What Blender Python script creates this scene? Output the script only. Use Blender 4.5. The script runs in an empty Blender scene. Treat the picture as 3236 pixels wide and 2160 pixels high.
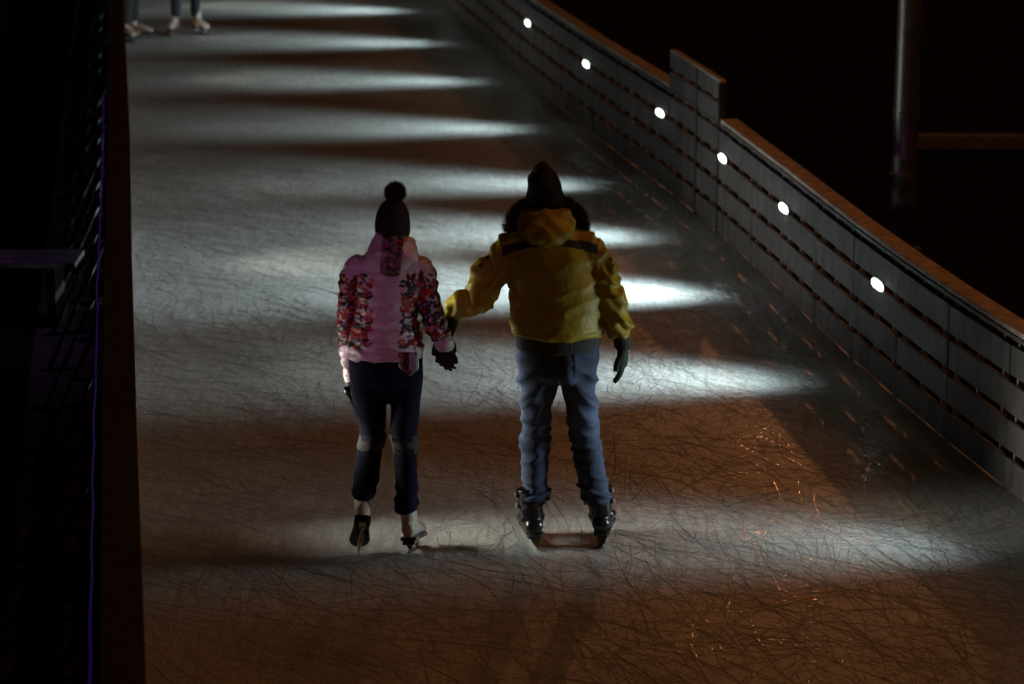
import bpy, bmesh, math, random
import numpy as np
from mathutils import Vector, Matrix, noise

R = math.radians
sc = bpy.context.scene
COL = sc.collection

# ------------------------------------------------------------------ camera
CAM_H = 4.4
PITCH = R(14.4)
FPX = 8640.0          # focal length measured in pixels of a 3236 px wide frame
cam_d = bpy.data.cameras.new('camera')
cam = bpy.data.objects.new('camera', cam_d)
COL.objects.link(cam)
cam.location = (0, 0, CAM_H)
cam.rotation_euler = (math.pi / 2 - PITCH, 0, 0)
cam_d.sensor_width = 36
cam_d.lens = 36 * FPX / 3236
cam_d.clip_start = 0.1
cam_d.clip_end = 600
cam_d.dof.use_dof = True
cam_d.dof.focus_distance = 13.7
cam_d.dof.aperture_fstop = 2.6
sc.camera = cam

# ------------------------------------------------------------------ night sky
w = bpy.data.worlds.new('World')
sc.world = w
w.use_nodes = True
nt = w.node_tree
sky = nt.nodes.new('ShaderNodeTexSky')
sky.sky_type = 'NISHITA'
sky.sun_disc = False
sky.sun_elevation = R(-6)
sky.sun_rotation = R(40)
bg = nt.nodes['Background']
nt.links.new(sky.outputs[0], bg.inputs[0])
bg.inputs[1].default_value = 0.002
sc.view_settings.view_transform = 'Standard'
sc.view_settings.look = 'None'
sc.view_settings.exposure = 0
sc.view_settings.gamma = 1


def light(name, kind, loc, target, energy, color, radius=0.3, size=None, blend=1.0, scale=(1, 1, 1)):
    d = bpy.data.lights.new(name, kind)
    d.energy = energy
    d.color = color
    d.shadow_soft_size = radius
    if kind == 'SPOT':
        d.spot_size = size
        d.spot_blend = blend
    o = bpy.data.objects.new(name, d)
    COL.objects.link(o)
    o.location = loc
    o.rotation_euler = (Vector(target) - Vector(loc)).to_track_quat('-Z', 'Y').to_euler()
    o.scale = scale
    return o


SODIUM = (1.0, 0.335, 0.11)
# sodium street lighting on the far right, warm street lighting behind the photographer,
# and unseen violet spots on the left, one narrowed to the floral jacket
light('sodium_light_far', 'POINT', (6.2, 60, 12.2), (0, 15, 0), 1350, SODIUM, 0.14)
light('sodium_light_near', 'POINT', (9.5, 15, 10), (0, 15, 0), 760, SODIUM, 2.5)
light('warm_light_back', 'POINT', (6, -14, 9), (0, 13, 1), 640, (1.0, 0.46, 0.12), 0.6)
light('violet_light_back', 'SPOT', (-9, -2, 3.6), (-0.82, 12.9, 1.25), 1000, (1.0, 0.36, 0.85), 0.3, R(4.4), 0.6)
light('violet_light_left', 'SPOT', (-6.3, 17.6, 4.8), (-3.6, 17.3, 0.0), 130, (0.36, 0.14, 1.0), 0.3, R(30), 0.9)


# ------------------------------------------------------------------ helpers
def ray(px, py):
    x = (px - 1618) / FPX
    y = -(py - 1080) / FPX
    return Vector((x, math.cos(PITCH) + y * math.sin(PITCH), -math.sin(PITCH) + y * math.cos(PITCH)))


def P(px, py, Y):
    r = ray(px, py)
    t = Y / r.y
    return Vector((r.x * t, Y, CAM_H + r.z * t))


def proj(co):
    """measure a (n,3) array of world points back in photo pixels (used to lay out cloth patterns)"""
    c, s = math.cos(PITCH), math.sin(PITCH)
    d = co - np.array([0, 0, CAM_H])
    f = d[:, 1] * c - d[:, 2] * s
    u = d[:, 1] * s + d[:, 2] * c
    return 1618 + FPX * d[:, 0] / f, 1080 - FPX * u / f


def link(me, name, mat=None, parent=None, loc=None):
    o = bpy.data.objects.new(name, me)
    COL.objects.link(o)
    if mat:
        me.materials.clear()
        me.materials.append(mat)
    if parent:
        o.parent = parent
    if loc is not None:
        o.location = loc
    return o


def tag(o, label=None, cat=None, group=None, kind=None):
    for k, v in (('label', label), ('category', cat), ('group', group), ('kind', kind)):
        if v:
            o[k] = v
    return o


def empty(name, loc=(0, 0, 0)):
    o = bpy.data.objects.new(name, None)
    COL.objects.link(o)
    o.location = loc
    o.empty_display_size = 0.1
    return o


def bm_mesh(bm, name, smooth=False):
    bmesh.ops.recalc_face_normals(bm, faces=bm.faces)
    me = bpy.data.meshes.new(name)
    bm.to_mesh(me)
    bm.free()
    if smooth:
        for p in me.polygons:
            p.use_smooth = True
    return me


def obox(bm, o, d, n, s0, s1, t0, t1, z0, z1):
    """box along direction d (s), normal n (t), up (z) from origin o"""
    o = Vector(o); d = Vector(d); n = Vector(n); u = Vector((0, 0, 1))
    vs = [bm.verts.new(o + d * s + n * t + u * z) for z in (z0, z1) for (s, t) in ((s0, t0), (s1, t0), (s1, t1), (s0, t1))]
    for f in ((0, 1, 2, 3), (4, 5, 6, 7), (0, 1, 5, 4), (1, 2, 6, 5), (2, 3, 7, 6), (3, 0, 4, 7)):
        bm.faces.new([vs[i] for i in f])
    return vs


def loft(bm, rings, n=28, power=1.0):
    """rings: (centre, ax, ay); closed with small domes"""
    loops = []
    for (c, ax, ay) in rings:
        L = []
        for i in range(n):
            a = 2 * math.pi * i / n
            ca, sa = math.cos(a), math.sin(a)
            if power != 1.0:
                ca = math.copysign(abs(ca) ** power, ca)
                sa = math.copysign(abs(sa) ** power, sa)
            L.append(bm.verts.new(c + ax * ca + ay * sa))
        loops.append(L)
    for A, B in zip(loops, loops[1:]):
        for i in range(n):
            j = (i + 1) % n
            bm.faces.new((A[i], A[j], B[j], B[i]))
    for L, k, kk in ((loops[0], 0, 1), (loops[-1], -1, -2)):
        c = rings[k][0]
        d = (c - rings[kk][0])
        d = d.normalized() * min(rings[k][1].length, rings[k][2].length) * 0.25 if d.length > 1e-6 else Vector((0, 0, 0))
        v = bm.verts.new(c + d)
        for i in range(n):
            bm.faces.new((L[i], L[(i + 1) % n], v))


def tube(bm, pts, ref=(0, 1, 0), n=20):
    """pts: (centre, r) or (centre, rx, ry); ry points along ref"""
    ref = Vector(ref)
    C = [Vector(p[0]) for p in pts]
    rings = []
    for i, p in enumerate(pts):
        t = (C[min(i + 1, len(C) - 1)] - C[max(i - 1, 0)]).normalized()
        y = (ref - t * ref.dot(t))
        if y.length < 1e-3:
            y = Vector((1, 0, 0)) - t * t.x
        y.normalize()
        x = t.cross(y).normalized()
        rx = p[1]
        ry = p[2] if len(p) > 2 else p[1]
        rings.append((C[i], x * rx, y * ry))
    loft(bm, rings, n)


def sphere(bm, c, r, s=(1, 1, 1), seg=20):
    m = Matrix.Translation(Vector(c)) @ Matrix.Diagonal((s[0] * r, s[1] * r, s[2] * r, 1))
    bmesh.ops.create_uvsphere(bm, u_segments=seg, v_segments=seg // 2, radius=1, matrix=m)


def fuse(bm, voxel=0.007, iters=4):
    """grow overlapping closed shapes together into one continuous smooth surface"""
    me = bm_mesh(bm, 'tmp')
    o = bpy.data.objects.new('tmp', me)
    COL.objects.link(o)
    m = o.modifiers.new('r', 'REMESH')
    m.mode = 'VOXEL'
    m.voxel_size = voxel
    m.use_smooth_shade = True
    if iters:
        s = o.modifiers.new('s', 'SMOOTH')
        s.factor = 0.5
        s.iterations = iters
    dg = bpy.context.evaluated_depsgraph_get()
    out = bpy.data.meshes.new_from_object(o.evaluated_get(dg))
    bpy.data.objects.remove(o)
    bpy.data.meshes.remove(me)
    for p in out.polygons:
        p.use_smooth = True
    return out


def get_co(me):
    a = np.empty(len(me.vertices) * 3)
    me.vertices.foreach_get('co', a)
    return a.reshape(-1, 3)


def set_co(me, a):
    me.vertices.foreach_set('co', a.ravel())
    me.update()


def displace(me, fn):
    co = get_co(me)
    nr = np.empty(len(me.vertices) * 3)
    me.vertex_normals.foreach_get('vector', nr)
    nr = nr.reshape(-1, 3)
    off = np.array([fn(Vector(c)) for c in co])
    set_co(me, co + nr * off[:, None])


def paint(me, cols):
    at = me.color_attributes.new('pattern', 'FLOAT_COLOR', 'POINT')
    c4 = np.ones((len(me.vertices), 4))
    c4[:, :3] = cols
    at.data.foreach_set('color', c4.ravel())


def shift(me, v):
    co = get_co(me)
    set_co(me, co - np.array(v))


# ------------------------------------------------------------------ materials
def mat(name, color, rough=0.6, metal=0.0, spec=0.5, var=0.0, vscale=12, bump=0.0, bscale=60, attr=None,
        emit=None, estr=0, color2=None, detail=4, coat=0.0, stretch=None, sheen=0.0):
    m = bpy.data.materials.new(name)
    m.use_nodes = True
    t = m.node_tree
    b = t.nodes['Principled BSDF']
    b.inputs['Base Color'].default_value = (*color, 1)
    b.inputs['Roughness'].default_value = rough
    b.inputs['Metallic'].default_value = metal
    b.inputs['Specular IOR Level'].default_value = spec
    b.inputs['Coat Weight'].default_value = coat
    b.inputs['Sheen Weight'].default_value = sheen
    tc = t.nodes.new('ShaderNodeTexCoord')
    vec = tc.outputs['Object']
    if stretch:
        mp = t.nodes.new('ShaderNodeMapping')
        mp.inputs['Scale'].default_value = stretch
        t.links.new(vec, mp.inputs[0])
        vec = mp.outputs[0]
    src = None
    if attr:
        a = t.nodes.new('ShaderNodeAttribute')
        a.attribute_name = attr
        src = a.outputs['Color']
    if var or color2:
        nz = t.nodes.new('ShaderNodeTexNoise')
        nz.inputs['Scale'].default_value = vscale
        nz.inputs['Detail'].default_value = detail
        t.links.new(vec, nz.inputs['Vector'])
        mx = t.nodes.new('ShaderNodeMixRGB')
        rp = t.nodes.new('ShaderNodeValToRGB')
        rp.color_ramp.elements[0].position = 0.35
        rp.color_ramp.elements[1].position = 0.65
        t.links.new(nz.outputs[0], rp.inputs[0])
        if color2:
            mx.inputs[1].default_value = (*color, 1)
            mx.inputs[2].default_value = (*color2, 1)
            t.links.new(rp.outputs[0], mx.inputs[0])
        else:
            mx.blend_type = 'MULTIPLY'
            mx.inputs[0].default_value = var
            mx.inputs[1].default_value = (*color, 1)
            if src:
                t.links.new(src, mx.inputs[1])
            t.links.new(rp.outputs[0], mx.inputs[2])
        src = mx.outputs[0]
    if src:
        t.links.new(src, b.inputs['Base Color'])
    if bump:
        nb = t.nodes.new('ShaderNodeTexNoise')
        nb.inputs['Scale'].default_value = bscale
        nb.inputs['Detail'].default_value = 5
        t.links.new(vec, nb.inputs['Vector'])
        bp = t.nodes.new('ShaderNodeBump')
        bp.inputs['Strength'].default_value = bump
        bp.inputs['Distance'].default_value = 0.01
        t.links.new(nb.outputs[0], bp.inputs['Height'])
        t.links.new(bp.outputs[0], b.inputs['Normal'])
    if emit:
        b.inputs['Emission Color'].default_value = (*emit, 1)
        b.inputs['Emission Strength'].default_value = estr
    return m


M_ASPHALT = mat('dark asphalt', (0.010, 0.009, 0.008), 1.0, spec=0.05, var=0.5, vscale=6, bump=0.4, bscale=80)
M_BOARDWALK = mat('worn boards', (0.07, 0.045, 0.03), 0.8, var=0.6, vscale=9, stretch=(1, 6, 1), bump=0.3)
M_PLANK = mat('grey painted board', (0.125, 0.12, 0.12), 0.6, var=0.5, vscale=9, stretch=(1, 1, 0.35), bump=0.15, bscale=30)
M_STUD = mat('stud pale', (0.36, 0.36, 0.37), 0.6, var=0.3)
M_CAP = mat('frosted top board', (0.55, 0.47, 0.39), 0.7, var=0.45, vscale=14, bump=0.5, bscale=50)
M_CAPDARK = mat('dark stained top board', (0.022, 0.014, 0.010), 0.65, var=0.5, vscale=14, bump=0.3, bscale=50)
M_BRACE = mat('black brace steel', (0.012, 0.012, 0.014), 0.5)
M_METAL = mat('galvanised steel', (0.14, 0.14, 0.15), 0.4, metal=0.75, var=0.3, vscale=8)
M_CHROME = mat('blade steel', (0.5, 0.5, 0.52), 0.22, metal=1.0)
M_LENS = mat('lamp lens', (0.9, 0.95, 0.93), 0.3, emit=(0.88, 1.0, 0.93), estr=6.5)
M_LENSDIM = mat('recessed lamp lens', (0.9, 0.95, 0.93), 0.3, emit=(1.0, 0.95, 0.85), estr=1.0)
M_HOUSING = mat('lamp housing', (0.35, 0.36, 0.36), 0.4)
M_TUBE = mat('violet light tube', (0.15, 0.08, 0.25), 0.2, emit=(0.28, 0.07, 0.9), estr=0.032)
M_SKIN = mat('skin', (0.5, 0.3, 0.22), 0.5, var=0.15)
M_EYE = mat('eye white', (0.7, 0.7, 0.68), 0.2)
M_BLACKKNIT = mat('black knit', (0.012, 0.010, 0.012), 0.9, bump=0.5, bscale=220)
M_HATDARK = mat('dark green knit', (0.010, 0.010, 0.006), 0.9, bump=0.5, bscale=220)
M_POMPOM = mat('brown fur', (0.07, 0.032, 0.024), 0.8, var=0.3, vscale=60)
M_FUR = mat('hood fur', (0.055, 0.030, 0.015), 0.8, var=0.4, vscale=50)
M_YELLOW = mat('yellow nylon', (0.52, 0.40, 0.02), 0.52, attr='pattern', var=0.12, vscale=14, bump=0.45, bscale=24)
M_FLORAL = mat('white quilted cloth with roses', (0.6, 0.5, 0.55), 0.42, attr='pattern', var=0.1, vscale=30, bump=0.3, bscale=45)
M_WHITECUFF = mat('white cuff', (0.55, 0.5, 0.5), 0.45, bump=0.2)
M_RIB = mat('dark grey rib knit', (0.05, 0.052, 0.06), 0.9, stretch=(1, 1, 0.1), bump=0.6, bscale=150)
M_DENIM = mat('blue denim', (0.12, 0.2, 0.36), 0.8, attr='pattern', var=0.3, vscale=22, bump=0.25, bscale=120)
M_NAVY = mat('navy trousers', (0.004, 0.005, 0.017), 0.9, spec=0.15, bump=0.3, bscale=60)
M_GLOVE = mat('dark green glove', (0.014, 0.042, 0.024), 0.85, bump=0.4, bscale=150)
M_GLOVEBLACK = mat('black glove', (0.010, 0.009, 0.010), 0.7, bump=0.3, bscale=120)
M_BOOTBLACK = mat('black boot leather', (0.010, 0.010, 0.011), 0.28, coat=0.3, bump=0.15, bscale=40)
M_HOLDER = mat('dark plastic holder', (0.03, 0.033, 0.035), 0.4)
M_BOOTWHITE = mat('white boot leather', (0.58, 0.54, 0.49), 0.4, var=0.2, vscale=10, bump=0.1)
M_SOLE = mat('black sole', (0.008, 0.008, 0.009), 0.22)
M_BUCKLE = mat('buckle', (0.45, 0.45, 0.46), 0.3, metal=0.6)
M_KNEE = mat('grey knee pad', (0.040, 0.040, 0.042), 0.8, spec=0.2, bump=0.3)
M_STRAP = mat('dark strap', (0.03, 0.022, 0.022), 0.7)
M_COAT = mat('dark winter coat', (0.02, 0.02, 0.026), 0.8, bump=0.3)
M_BLACKCLOTH = mat('black trousers', (0.010, 0.010, 0.011), 0.85, bump=0.3)
M_DARKJEAN = mat('dark jeans', (0.012, 0.017, 0.035), 0.8, bump=0.3)
M_HAIR = mat('hair', (0.03, 0.018, 0.01), 0.6)


def ice_material():
    m = bpy.data.materials.new('scratched ice')
    m.use_nodes = True
    t = m.node_tree
    b = t.nodes['Principled BSDF']
    tc = t.nodes.new('ShaderNodeTexCoord')

    def nz(scale, det, rough=0.6, stretch=None, rot=0):
        v = tc.outputs['Object']
        if stretch:
            mp = t.nodes.new('ShaderNodeMapping')
            mp.inputs['Scale'].default_value = stretch
            mp.inputs['Rotation'].default_value = (0, 0, rot)
            t.links.new(v, mp.inputs[0])
            v = mp.outputs[0]
        n = t.nodes.new('ShaderNodeTexNoise')
        n.inputs['Scale'].default_value = scale
        n.inputs['Detail'].default_value = det
        n.inputs['Roughness'].default_value = rough
        t.links.new(v, n.inputs['Vector'])
        return n.outputs[0]

    def math_(op, a, c):
        n = t.nodes.new('ShaderNodeMath')
        n.operation = op
        for i, x in enumerate((a, c)):
            if isinstance(x, (int, float)):
                n.inputs[i].default_value = x
            else:
                t.links.new(x, n.inputs[i])
        return n.outputs[0]

    s1 = nz(26, 3, 0.6, (1, 0.12, 1), R(35))
    s2 = nz(26, 3, 0.6, (1, 0.12, 1), R(-50))
    s3 = nz(26, 3, 0.6, (1, 0.12, 1), R(-8))
    g = nz(70, 6, 0.75)
    big = nz(1.1, 5, 0.6)
    mixs = math_('MULTIPLY', math_('ADD', math_('ADD', s1, s2), s3), 0.333)
    tot = math_('ADD', math_('MULTIPLY', mixs, 0.55), math_('MULTIPLY', g, 0.45))
    rp = t.nodes.new('ShaderNodeValToRGB')
    e = rp.color_ramp.elements
    e[0].position = 0.36; e[0].color = (0.25, 0.275, 0.27, 1)
    e[1].position = 0.60; e[1].color = (0.59, 0.635, 0.62, 1)
    t.links.new(tot, rp.inputs[0])
    mx = t.nodes.new('ShaderNodeMixRGB')
    mx.blend_type = 'MULTIPLY'
    mx.inputs[0].default_value = 0.45
    t.links.new(rp.outputs[0], mx.inputs[1])
    r2 = t.nodes.new('ShaderNodeValToRGB')
    r2.color_ramp.elements[0].position = 0.3
    r2.color_ramp.elements[1].position = 0.62
    r2.color_ramp.elements[0].color = (0.45, 0.45, 0.45, 1)
    t.links.new(big, r2.inputs[0])
    t.links.new(r2.outputs[0], mx.inputs[2])
    t.links.new(mx.outputs[0], b.inputs['Base Color'])
    b.inputs['Roughness'].default_value = 0.42
    b.inputs['Specular IOR Level'].default_value = 0.35
    bp = t.nodes.new('ShaderNodeBump')
    bp.inputs['Strength'].default_value = 0.5
    bp.inputs['Distance'].default_value = 0.006
    t.links.new(tot, bp.inputs['Height'])
    t.links.new(bp.outputs[0], b.inputs['Normal'])
    return m


M_ICE = ice_material()
M_GROOVE = mat('cut groove ice', (0.33, 0.34, 0.34), 0.6, spec=0.25)
M_RIDGE = mat('wet groove ice', (0.30, 0.30, 0.31), 0.085, spec=1.0, bump=0.2, bscale=60)
M_SKY = None

# ------------------------------------------------------------------ the setting
RIGHT = [(3.98, 8.0), (3.30, 11.0), (2.86, 13.0), (2.64, 14.057), (2.46, 14.95), (2.29, 15.9), (2.125, 16.9), (1.98, 17.9),
         (1.83, 18.95), (1.70, 19.75), (1.58, 20.6), (1.30, 22.14), (0.80, 24.6), (0.20, 27.8), (-0.74, 33.5), (-2.6, 44.0)]
LEFT = [(-0.92, 6.0), (-1.334, 9.0), (-1.775, 12.08), (-2.30, 15.8), (-2.82, 19.6), (-4.0, 27.8), (-5.0, 35.0), (-6.4, 45.0)]


def sheet(name, pts, z, m, kind='structure'):
    bm = bmesh.new()
    bm.faces.new([bm.verts.new((x, y, z)) for x, y in pts])
    return tag(link(bm_mesh(bm, name), name, m), kind=kind)


sheet('ground', [(-300, -60), (300, -60), (300, 500), (-300, 500)], -0.06, M_ASPHALT)

# ice: a real slab between the two barriers
bm = bmesh.new()
pts = [(x + 0.05, y) for x, y in RIGHT] + [(x - 0.05, y) for x, y in reversed(LEFT)]
pts += []
top = [bm.verts.new((x, y, 0)) for x, y in pts]
bot = [bm.verts.new((x, y, -0.055)) for x, y in pts]
bm.faces.new(top)
for i in range(len(pts)):
    j = (i + 1) % len(pts)
    bm.faces.new((top[i], bot[i], bot[j], top[j]))
tag(link(bm_mesh(bm, 'ice_rink'), 'ice_rink', M_ICE), kind='structure')

rng = random.Random(7)


def interp(poly, y):
    for (x0, y0), (x1, y1) in zip(poly, poly[1:]):
        if y0 <= y <= y1:
            return x0 + (x1 - x0) * (y - y0) / (y1 - y0)
    return poly[-1][0] if y > poly[-1][1] else poly[0][0]


def scratches(name, count, y0, y1, wmin, wmax, material, lmin, lmax, seed, zbase, dirs=None, side=0.0, rise=0.14, drop=0.0):
    rg = random.Random(seed)
    V, Fc = [], []
    for k in range(count):
        y = y0 + (y1 - y0) * rg.random() ** 1.25
        xl, xr = interp(LEFT, y) + 0.06, interp(RIGHT, y) - 0.06
        x = xl + (xr - xl) * (side + (1 - side) * rg.random())
        a = R(99) + rg.gauss(0, 0.75) if dirs is None else rg.gauss(dirs, 0.35)
        L = rg.uniform(lmin, lmax)
        n = max(5, int(L / (0.06 if not drop else 0.025)))
        curv = rg.gauss(0, 0.8)
        dc = rg.gauss(0, 0.8)
        wd = rg.uniform(wmin, wmax)
        z = zbase + rg.random() * 0.0012
        b = len(V)
        m = 0
        for i in range(n + 1):
            q = i / n
            ww = wd * min(1, 4 * q + 0.05, 4 * (1 - q) + 0.05) * (0.8 + 0.4 * rg.random())
            if not (interp(LEFT, y) + 0.03 < x < interp(RIGHT, y) - 0.03):
                break
            nx, ny = -math.sin(a), math.cos(a)
            V.append((x + nx * ww, y + ny * ww, z))
            V.append((x, y, z + rise * ww + (0.0003 if not drop else 0)))
            V.append((x - nx * ww, y - ny * ww, z))
            m += 1
            a += (curv + dc * q) * L / n
            x += math.cos(a) * L / n
            y += math.sin(a) * L / n
        for i in range(m - 1):
            p = b + 3 * i
            if rg.random() < drop:
                continue
            Fc.append((p, p + 3, p + 4, p + 1))
            Fc.append((p + 1, p + 4, p + 5, p + 2))
    me = bpy.data.meshes.new(name)
    me.from_pydata(V, [], Fc)
    o = link(me, name, material)
    return tag(o, kind='stuff')


o = scratches('skate_marks', 9500, 8.5, 24, 0.0010, 0.0028, M_GROOVE, 0.15, 1.0, 11, 0.0006)
o['label'] = 'fine dark curved skate cuts covering the whole ice'
o['category'] = 'skate marks'
o = scratches('wet_skate_marks', 300, 10.8, 16.4, 0.0014, 0.0028, M_RIDGE, 0.4, 1.3, 23, 0.0022, dirs=R(97), side=0.40, rise=0.03, drop=0.35)
o['label'] = 'shiny wet skate cuts that glint orange on the right of the ice'
o['category'] = 'skate marks'

# boardwalk outside the left barrier, kerbs and the low dark platform beyond it
LW = [(x - 0.16, y) for x, y in LEFT]
LW2 = [(x - 0.62, y) for x, y in LEFT]
sheet('boardwalk', LW + LW2[::-1], -0.05, M_BOARDWALK)


def box_obj(name, c, size, m, rz=0.0, bevel=0.01):
    bm = bmesh.new()
    bmesh.ops.create_cube(bm, size=1, matrix=Matrix.Rotation(rz, 4, 'Z') @ Matrix.Diagonal((*size, 1)))
    if bevel:
        bmesh.ops.bevel(bm, geom=bm.edges[:], offset=bevel, segments=2, affect='EDGES')
    return link(bm_mesh(bm, name), name, m, loc=c)


kb = box_obj('kerb', (7.45, 24.3, 0.01), (7.6, 0.2, 0.12), mat('concrete kerb', (0.11, 0.10, 0.09), 0.8, var=0.4, bump=0.3), R(-1.5))
tag(kb, kind='structure')


# ------------------------------------------------------------------ rink barriers
PLANKS = [(0.015, 0.180), (0.222, 0.385), (0.428, 0.592), (0.634, 0.797)]


def resample(poly, step, start_y):
    P2 = [Vector((x, y, 0)) for x, y in poly]
    S = [0]
    for a, b in zip(P2, P2[1:]):
        S.append(S[-1] + (b - a).length)

    def at(s):
        for i in range(len(P2) - 1):
            if S[i] <= s <= S[i + 1]:
                return P2[i].lerp(P2[i + 1], (s - S[i]) / (S[i + 1] - S[i]))
        return P2[-1]
    s0 = 0
    while at(s0).y < start_y:
        s0 += 0.01
    s = s0 % step
    out = []
    while s < S[-1]:
        out.append(at(s))
        s += step
    return out


def barrier(poly, side, label, capm, start_y, y_max, screen=False, braces=False):
    """side=+1: ice lies towards -x ; side=-1: ice lies towards +x"""
    pts = [p for p in resample(poly, 0.915, start_y) if p.y < y_max]
    root = empty('rink_barrier', pts[0])
    tag(root, label, 'fence')
    org = pts[0].copy()
    rg = random.Random(5)
    for i, (a, b) in enumerate(zip(pts, pts[1:])):
        d = (b - a)
        L = d.length
        d.normalize()
        n = Vector((-d.y, d.x, 0)) * side       # towards the ice
        o = a - org
        bm = bmesh.new()
        g = 0.004
        for (z0, z1) in PLANKS:
            j = rg.uniform(-0.003, 0.003)
            obox(bm, o, d, n, g, L - g, j, j + 0.022, z0, z1)
        obox(bm, o, d, n, g, L - g, -0.004, 0.018, 0.826, 0.853)
        tall = screen and 20.0 < a.y < 21.7
        if tall:
            ts = 0.2 if a.y < 20.7 else g
            obox(bm, o, d, n, ts, L - g, 0, 0.022, 0.860, 1.0)
            obox(bm, o, d, n, ts, L - g, 0, 0.022, 1.03, 1.16)
        bmesh.ops.bevel(bm, geom=bm.edges[:], offset=0.003, segments=1, affect='EDGES')
        p = link(bm_mesh(bm, 'board_panel'), 'board_panel', M_PLANK, root)
        # vertical studs seen through the gaps between the planks
        for s in (0.15, 0.52, 0.86):
            bm = bmesh.new()
            obox(bm, o, d, n, s - 0.012, s + 0.012, -0.032, -0.004, 0.0, 1.15 if tall and s > 0.3 else 0.825)
            link(bm_mesh(bm, 'stud'), 'stud', M_STUD, p)
        bm = bmesh.new()
        if not tall:
            obox(bm, o, d, n, 0.0, L, -0.115, 0.012 if side > 0 else 0.05, 0.855, 0.885)
            bmesh.ops.bevel(bm, geom=bm.edges[:], offset=0.004, segments=1, affect='EDGES')
            link(bm_mesh(bm, 'top_rail'), 'top_rail', capm, root)
        else:
            obox(bm, o, d, n, ts, L, -0.03, 0.02, 1.162, 1.178)
            link(bm_mesh(bm, 'top_rail'), 'top_rail', capm, root)
            if ts > 0.1:
                bm = bmesh.new()
                obox(bm, o, d, n, 0.0, ts - 0.02, -0.115, 0.012, 0.855, 0.885)
                link(bm_mesh(bm, 'top_rail'), 'top_rail', capm, root)
            bm2 = bmesh.new()
            obox(bm2, o, d, n, ts - 0.018, ts + 0.012, -0.03, 0.028, 0.0, 1.16)
            link(bm_mesh(bm2, 'post'), 'post', M_BRACE, root)
        if braces:
            bm = bmesh.new()
            q = o + d * 0.05
            tube(bm, [(q - n * 0.10 + Vector((0, 0, 0.82)), 0.014), (q - n * 0.50 + Vector((0, 0, -0.03)), 0.014)])
            tube(bm, [(q - n * 0.02 + Vector((0, 0, 0.40)), 0.013), (q - n * 0.31 + Vector((0, 0, 0.40)), 0.013)])
            tube(bm, [(q - n * 0.02 + Vector((0, 0, 0.0)), 0.013), (q - n * 0.55 + Vector((0, 0, -0.02)), 0.013)])
            link(bm_mesh(bm, 'brace', True), 'brace', M_BRACE, root)
        else:
            bm = bmesh.new()
            obox(bm, o, d, n, -0.03, 0.03, -0.095, -0.034, -0.055, 0.85)
            link(bm_mesh(bm, 'post'), 'post', M_BRACE, root)
    return root, pts


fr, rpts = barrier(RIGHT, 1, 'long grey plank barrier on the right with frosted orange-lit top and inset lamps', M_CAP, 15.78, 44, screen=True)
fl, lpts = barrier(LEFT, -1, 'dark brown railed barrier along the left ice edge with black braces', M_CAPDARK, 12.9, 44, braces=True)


def line_at(poly, y):
    x = interp(poly, y)
    e = 0.05
    d = Vector((interp(poly, y + e) - interp(poly, y - e), 2 * e, 0)).normalized()
    return Vector((x, y, 0)), d


def rink_lamp(poly, side, y, label, group, energy, color, aim=0.12, z=0.615, down=0.21, wide=0.47):
    p, d = line_at(poly, y)
    n = Vector((-d.y, d.x, 0)) * side
    base = p + n * 0.024 + Vector((0, 0, z))
    root = empty('rink_lamp', base)
    tag(root, label, 'lamp', group)

    def oval(bm, a, b, t0, t1, shrink=0.0):
        N = 28
        lo = []
        for t in (t0, t1):
            L = []
            for i in range(N):
                an = 2 * math.pi * i / N
                ca, sa = math.cos(an), math.sin(an)
                k = 1 - (shrink if t == t1 else 0)
                u = math.copysign(abs(ca) ** 0.6, ca) * a * k
                v = math.copysign(abs(sa) ** 0.75, sa) * b * k
                L.append(bm.verts.new(d * u + n * t + Vector((0, 0, v))))
            lo.append(L)
        for i in range(N):
            j = (i + 1) % N
            bm.faces.new((lo[0][i], lo[0][j], lo[1][j], lo[1][i]))
        bm.faces.new(lo[1])
        bm.faces.new(lo[0][::-1])
    th = 1.0 if side > 0 else 0.3
    bm = bmesh.new()
    oval(bm, 0.122, 0.036, 0.0, 0.008 * th)
    link(bm_mesh(bm, 'housing'), 'housing', M_HOUSING, root)
    bm = bmesh.new()
    oval(bm, 0.108, 0.027, 0.008 * th, 0.019 * th, 0.08)
    link(bm_mesh(bm, 'lens'), 'lens', M_LENS if side > 0 else M_LENSDIM, root)
    src = base + n * 0.05
    dirv = Vector((-side, aim, -down)).normalized()
    light('lamp_beam', 'SPOT', src, src + dirv, energy * 1.35, color, 0.30, R(88), 1.0, (wide, 1.0, 1.0))
    return root


WHITE = (0.80, 0.97, 1.0)
WARMW = (1.0, 0.95, 0.82)
RL = [(12.98, 125, 'lamp on the right barrier nearest the camera, just outside the photo'),
      (16.146, 480, 'lit oval lamp on the grey barrier, nearest one and lowest in the picture'),
      (18.448, 1250, 'lit oval lamp on the grey barrier, second nearest, with a notch in its left end'),
      (20.312, 560, 'lit oval lamp just to the near side of the tall barrier section'),
      (22.356, 320, 'lit oval lamp just beyond the tall barrier section'),
      (25.045, 270, 'lit oval lamp on the grey barrier, second from the far end'),
      (27.832, 240, 'farthest lit oval lamp on the grey barrier near the top of the picture'),
      (30.6, 270, 'lamp on the right barrier beyond the top of the photo'),
      (33.4, 300, 'last lamp on the right barrier, far beyond the top of the photo')]
for y, e, lab in RL:
    rink_lamp(RIGHT, 1, y, lab, 'oval lamps along the right barrier', e, WHITE)
LL = [(13.15, 360), (16.3, 16), (19.35, 105), (22.3, 12), (25.2, 10), (28.0, 36), (31.0, 80), (33.9, 60)]
nth = ['nearest', 'second', 'third', 'fourth', 'fifth', 'sixth', 'seventh', 'farthest']
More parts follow.
